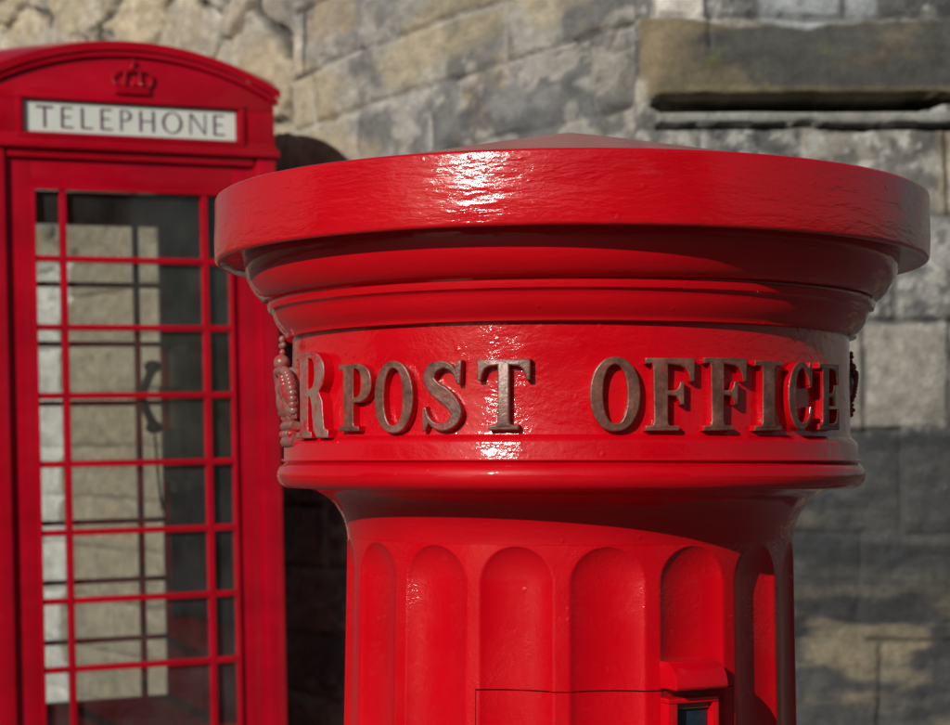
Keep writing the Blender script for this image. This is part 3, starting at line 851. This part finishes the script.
    pale_band = sstep(jw - .02, jw + .02, S_) * (1 - sstep(5.15, 5.2, S_)) * (1 - sstep(E + .85, E + 1.0, H_))
    base = cmix(base, [.82, .81, .77], pale_band * .95)
    return disp, np.clip(base, .01, 1)

K = F / 5.08
def yh(y): return E + (465 - y) / K
def xs(x): return (x - 635) / K
def right_layout(S_, H_):
    ys = [1000, 850, 745, 640, 535, 430, 320, 216, 127, 18, -75, -180, -290, -400, -520, -640, -900]
    bounds = [-.6] + [yh(v) for v in ys if yh(v) > 0]
    jx = {850: [700, 830, 980], 745: [690, 880, 1010], 640: [760, 862, 1005], 535: [720, 900, 1040], 430: [640 + 80, 862, 947, 1100], 320: [760, 893, 1060], 216: [700, 800, 944, 1080], 127: [1040], 18: [652, 706, 845, 1010]}
    r = np.random.RandomState(8); joints = []
    seq = [1000] + ys
    for c in range(len(bounds) - 1):
        # find the y of the lower bound
        yb = 465 - (bounds[c] - E) * K
        key = min(jx, key=lambda q: abs(q - yb))
        js = [-1.0] + ([xs(v) for v in jx[key]] if abs(key - yb) < 4 else [r.rand() * .3 + .1])
        while js[-1] < 6: js.append(js[-1] + .3 + r.rand() * .3)
        joints.append(js)
    dj, bid, tab, dh, ds, cs, ci = blocks(S_, H_, bounds, joints, .010, 2.6, 0, 0, 13, 51)
    t = tab[(bid + 311) % 6000]
    dist = dj + (fbm(S_ * 28, H_ * 28, 54, 3) - .5) * .014
    joint = (1 - .55 * sstep(418, 440, 465 - (H_ - E) * K)) * (1 - sstep(.002, .011, dist)) * (.75 + .25 * sstep(.42, .58, fbm(S_ * 3, H_ * 3, 99, 3)))
    pill = np.clip(dj / .04, 0, 1) ** .5
    disp = -.010 * joint + .009 * pill + (t[..., 1] - .5) * .018 + (fbm(S_ * 6, H_ * 6, 56, 5) - .5) * .026 + (fbm(S_ * 34, H_ * 34, 59, 3) - .5) * .009
    X = 635 + S_ * K; Y = 465 - (H_ - E) * K
    # lintel stone: bulging, with the slot beneath it and a ledge
    topw = 20 + (fbm(S_ * 5, H_ * 0 + 3, 151, 4) - .45) * 34 * sstep(690, 740, X)
    lin = (X < 1038) & (X > 638) & (Y > topw) & (Y < 127)
    wob = (fbm(S_ * 9, H_ * 0, 61, 4) - .5)
    b = sstep(topw, topw + 30, Y) * (1 - sstep(97, 100, Y + wob * 9)) * sstep(638, 662, X)
    disp = np.where(lin, (fbm(S_ * 3, H_ * 5, 62, 5) - .5) * .05 + .018, disp)
    disp += np.where(lin, .030 * b, 0)
    endp = sstep(648, 664, X) * (1 - sstep(925, 948, X) * .7)
    half = 7.2 * endp + .01
    cy = 105.5 - sstep(900, 945, X) * 5 + wob * 3
    slot = (1 - sstep(half - 1.2, half + 1.0, np.abs(Y - cy))) * (endp > .03)
    disp -= .16 * slot
    ledge = sstep(111, 114, Y) * (1 - sstep(124, 126, Y)) * (X > 655)
    disp += .012 * ledge
    gr = (1 - sstep(1.2, 3.2, np.abs(Y - 127.5 - wob * 8))) * (X > 655)
    disp -= .028 * gr
    crk = (1 - sstep(.8, 2.0, np.abs(X - 707 + (Y - 20) * .08 + wob * 20))) * (Y > 15) * (Y < 50)
    disp -= .02 * crk
    base = np.zeros(S_.shape + (3,)); base[:] = [.165, .165, .158]
    base = cmix(base, [.125, .122, .115], np.clip(t[..., 2] * 1.5 - .3, 0, 1)); base = cmix(base, [.26, .24, .20], np.clip(t[..., 3] * 1.8 - 1, 0, 1))
    pt = sstep(.50, .60, fbm(S_ * 5, H_ * 5, 71, 6, .6)); base = cmix(base, [.38, .37, .335], pt * .5)
    pd = sstep(.50, .60, fbm(S_ * 4, H_ * 6, 77, 6, .6)); base = cmix(base, [.04, .041, .043], pd * .72)
    # soot-dark courses low on the wall, with warm streaks lower still
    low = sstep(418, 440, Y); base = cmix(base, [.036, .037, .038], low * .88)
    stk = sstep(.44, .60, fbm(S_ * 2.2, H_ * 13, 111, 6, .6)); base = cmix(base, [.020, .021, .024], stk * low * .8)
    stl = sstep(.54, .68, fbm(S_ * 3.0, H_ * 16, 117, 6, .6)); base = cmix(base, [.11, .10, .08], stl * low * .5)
    spk = sstep(.56, .64, fbm(S_ * 26, H_ * 26, 121, 4, .6)); base = cmix(base, [.42, .42, .40], spk * (1 - low) * .55)
    spd = sstep(.55, .62, fbm(S_ * 17, H_ * 20, 127, 4, .6)); base = cmix(base, [.035, .037, .042], spd * .55)
    warm = sstep(555, 650, Y) * sstep(.46, .60, fbm(S_ * 3, H_ * 9, 81, 5)); base = cmix(base, [.20, .165, .11], warm * .8)
    blk = (X > 850) * sstep(322, 328, Y) * (1 - sstep(424, 430, Y)) * (X < 947); base = cmix(base, [.30, .28, .235], blk * .6)
    # lintel colours
    lm = (X < 1038) * sstep(topw - 2, topw + 2, Y) * (1 - sstep(97, 100, Y)) * (X > 638)
    lc = cmix(np.zeros(S_.shape + (3,)) + np.array([.115, .095, .062]), [.055, .055, .049], sstep(.42, .6, fbm(S_ * 4, H_ * 8, 85, 5)))
    lc = cmix(lc, [.21, .165, .10], (1 - sstep(30, 75, (X - 640) + (Y - 20) * .5)) * .8)
    lc = cmix(lc, [.125, .14, .035], sstep(.50, .62, fbm(S_ * 7, H_ * 7, 88, 4)) * (1 - sstep(760, 860, X)) * sstep(40, 60, Y))
    lc = cmix(lc, [.21, .17, .085], sstep(86, 96, Y) * .5)
    base = base * (1 - lm[..., None]) + lc * lm[..., None]
    base = cmix(base, [.27, .27, .255], ledge * .7)
    # pale mortar and bluish lichen above the lintel, white flake at the top
    up = (1 - sstep(topw - 3, topw + 2, Y + wob * 10)); base = cmix(base, [.26, .28, .29], up * sstep(755, 765, X) * (1 - sstep(872, 880, X)) * .9)
    base = cmix(base, [.58, .54, .49], up * ((X > 651) & (X < 705)) * (Y > -6) * .95)
    base = cmix(base, [.33, .26, .17], (1 - sstep(5, 12, np.abs(X - 945))) * (Y > 130) * (Y < 214) * .5)
    base = cmix(base, [.035, .034, .032], joint * .75 * (~lin))
    q = (1 - sstep(0, 10, np.abs(X - 640))) ; base = cmix(base, [.42, .39, .33], q * sstep(.45, .6, fbm(S_ * 2, H_ * 9, 91, 4)) * .7)
    base = cmix(base, [.02, .02, .02], slot * .8)
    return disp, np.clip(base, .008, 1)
wall('stone_wall', P0, DL, Vector((-DL.y, DL.x)).normalized() * (1 if (-DL.y) < 0 else -1), 8.2, 4.3, .0095, left_layout,
     'sunlit buff stone wall running back behind the telephone booth', grain=.52)
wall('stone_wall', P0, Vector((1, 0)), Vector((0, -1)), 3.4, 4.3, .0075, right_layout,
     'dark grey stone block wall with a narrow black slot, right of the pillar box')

# ------------------------------------------------------------------ ground and road, with unseen houses added behind the camera
def ground_mat():
    m, nt, b = mat('worn_paving'); v = mapping(nt, (1, 1, 1))
    br = N(nt, 'ShaderNodeTexBrick'); L(nt, v, br.inputs['Vector']); br.inputs['Scale'].default_value = 1.0
    br.inputs['Brick Width'].default_value = .9; br.inputs['Row Height'].default_value = .6; br.inputs['Mortar Size'].default_value = .012
    br.inputs['Color1'].default_value = (.075, .072, .068, 1); br.inputs['Color2'].default_value = (.105, .10, .092, 1); br.inputs['Mortar'].default_value = (.04, .04, .04, 1)
    n = ramp(nt, noise(nt, v, 6, 8, .7), [(.3, g3(.7)), (.7, g3(1.2))])
    mu = N(nt, 'ShaderNodeMix', data_type='RGBA', blend_type='MULTIPLY'); mu.inputs[0].default_value = 1
    L(nt, br.outputs['Color'], mu.inputs[6]); L(nt, n, mu.inputs[7]); L(nt, mu.outputs[2], b.inputs['Base Color'])
    b.inputs['Roughness'].default_value = .85; bump(nt, b, noise(nt, v, 60, 6), .3, .004)
    return m
bm = bmesh.new(); bmesh.ops.create_grid(bm, x_segments=8, y_segments=8, size=400)
g = build('ground', bm, ground_mat()); tag(g, kind='structure')
bm = bmesh.new(); box(bm, -60, 60, -12.5, -4.5, -.05, .004); rd = build('road', bm, simple('asphalt', (.05, .05, .052), .8, scale=8)); tag(rd, kind='structure')

def house(cx, cy, rz, w, d, h, wallc, label, floors=3, bays=4):  # out of view, added so the gloss paint has buildings to reflect
    r = empty('unseen_house', (cx, cy, 0), (0, 0, rz)); tag(r, label, 'house')
    wm = simple('house_wall', wallc, .9, var=.12, scale=3)
    bm = bmesh.new(); box(bm, -w / 2, w / 2, 0, d, 0, h); build('wall', bm, wm, r)
    bm = bmesh.new()
    prism(bm, [(-.25, h), (d + .25, h), (d / 2, h + d * .35)], -w / 2 - .2, w / 2 + .2, lambda u, q, z: Vector((q, u, z)))
    build('roof', fixn(bm), simple('roof_slate', (.07, .07, .08), .6), r)
    fm = simple('window_paint', (.75, .73, .68), .5, var=.05); pm = simple('dark_pane', (.02, .025, .03), .08, var=.2)
    for f in range(floors):
        for b_ in range(bays):
            x = -w / 2 + (b_ + .5) * w / bays; z = 1.0 + f * (h - .6) / floors
            if f == 0 and b_ == 1:
                bm = bmesh.new(); box(bm, x - .5, x + .5, -.05, .02, .01, 2.2); build('door', bm, simple('door_paint', (.03, .07, .05), .35), r, bevel=.01); continue
            bm = bmesh.new()
            for q in ((x - .5, x + .5, z, z + .08), (x - .5, x + .5, z + 1.3, z + 1.38), (x - .5, x - .42, z + .0802, z + 1.2998), (x + .42, x + .5, z + .0802, z + 1.2998), (x - .03, x + .03, z + .0802, z + 1.2998)):
                box(bm, q[0], q[1], -.06, .01, q[2], q[3])
            wn = build('window', bm, fm, r)
            bm = bmesh.new(); box(bm, x - .42, x + .42, -.02, .01, z + .08, z + 1.3); build('pane', bm, pm, wn)
    return r
house(9.0, -10.5, R_(180 - 25), 9, 7, 8.5, (.30, .20, .14), 'unseen brick house added for the paint to reflect, across the road, to the right behind the viewer')
house(-15, -4.0, R_(90), 11, 7, 5.0, (.42, .38, .30), 'unseen low pale rendered house added for the paint to reflect, at the left end of the street, behind the viewer')

house(-3.5, -13.2, R_(180), 17, 5, 3.3, (.16, .09, .065), 'unseen long low brick terrace added to darken reflections, directly across the road, behind the viewer', 1, 8)
# ------------------------------------------------------------------ light, sky, camera
AZ, EL = R_(32.5), R_(25)
w = bpy.data.worlds.new('World'); scene.world = w; w.use_nodes = True
nt = w.node_tree; sk = nt.nodes.new('ShaderNodeTexSky'); sk.sky_type = 'NISHITA'; sk.sun_disc = False
sk.sun_elevation = EL; sk.sun_rotation = PI + AZ; sk.air_density = 1.2; sk.dust_density = 1.2
nt.links.new(sk.outputs['Color'], nt.nodes['Background'].inputs['Color']); nt.nodes['Background'].inputs['Strength'].default_value = .05
sd = bpy.data.lights.new('sun', 'SUN'); sd.energy = 5.0; sd.angle = R_(.5); sd.color = (1, .955, .88)
so = bpy.data.objects.new('sun', sd); C.objects.link(so)
to_sun = Vector((-math.sin(AZ) * math.cos(EL), -math.cos(AZ) * math.cos(EL), math.sin(EL)))
so.rotation_euler = to_sun.to_track_quat('Z', 'Y').to_euler(); so.location = to_sun * 20
cd = bpy.data.cameras.new('camera'); cam = bpy.data.objects.new('camera', cd); C.objects.link(cam); scene.camera = cam
cam.location = (0, 0, E); cam.rotation_euler = (PI / 2, 0, 0)
cd.sensor_width = 36; cd.lens = F / 950 * 36; cd.shift_y = (465 - 362.5) / 950
cd.clip_start = .05; cd.clip_end = 2000
cd.dof.use_dof = True; cd.dof.focus_distance = 1.56; cd.dof.aperture_fstop = 13
scene.view_settings.view_transform = 'Standard'; scene.view_settings.look = 'None'
scene.view_settings.exposure = -.32; scene.view_settings.gamma = 1; scene.view_settings.use_curve_mapping = False
scene.render.engine = 'CYCLES'
scene.cycles.use_denoising = True
scene.cycles.transparent_max_bounces = 16
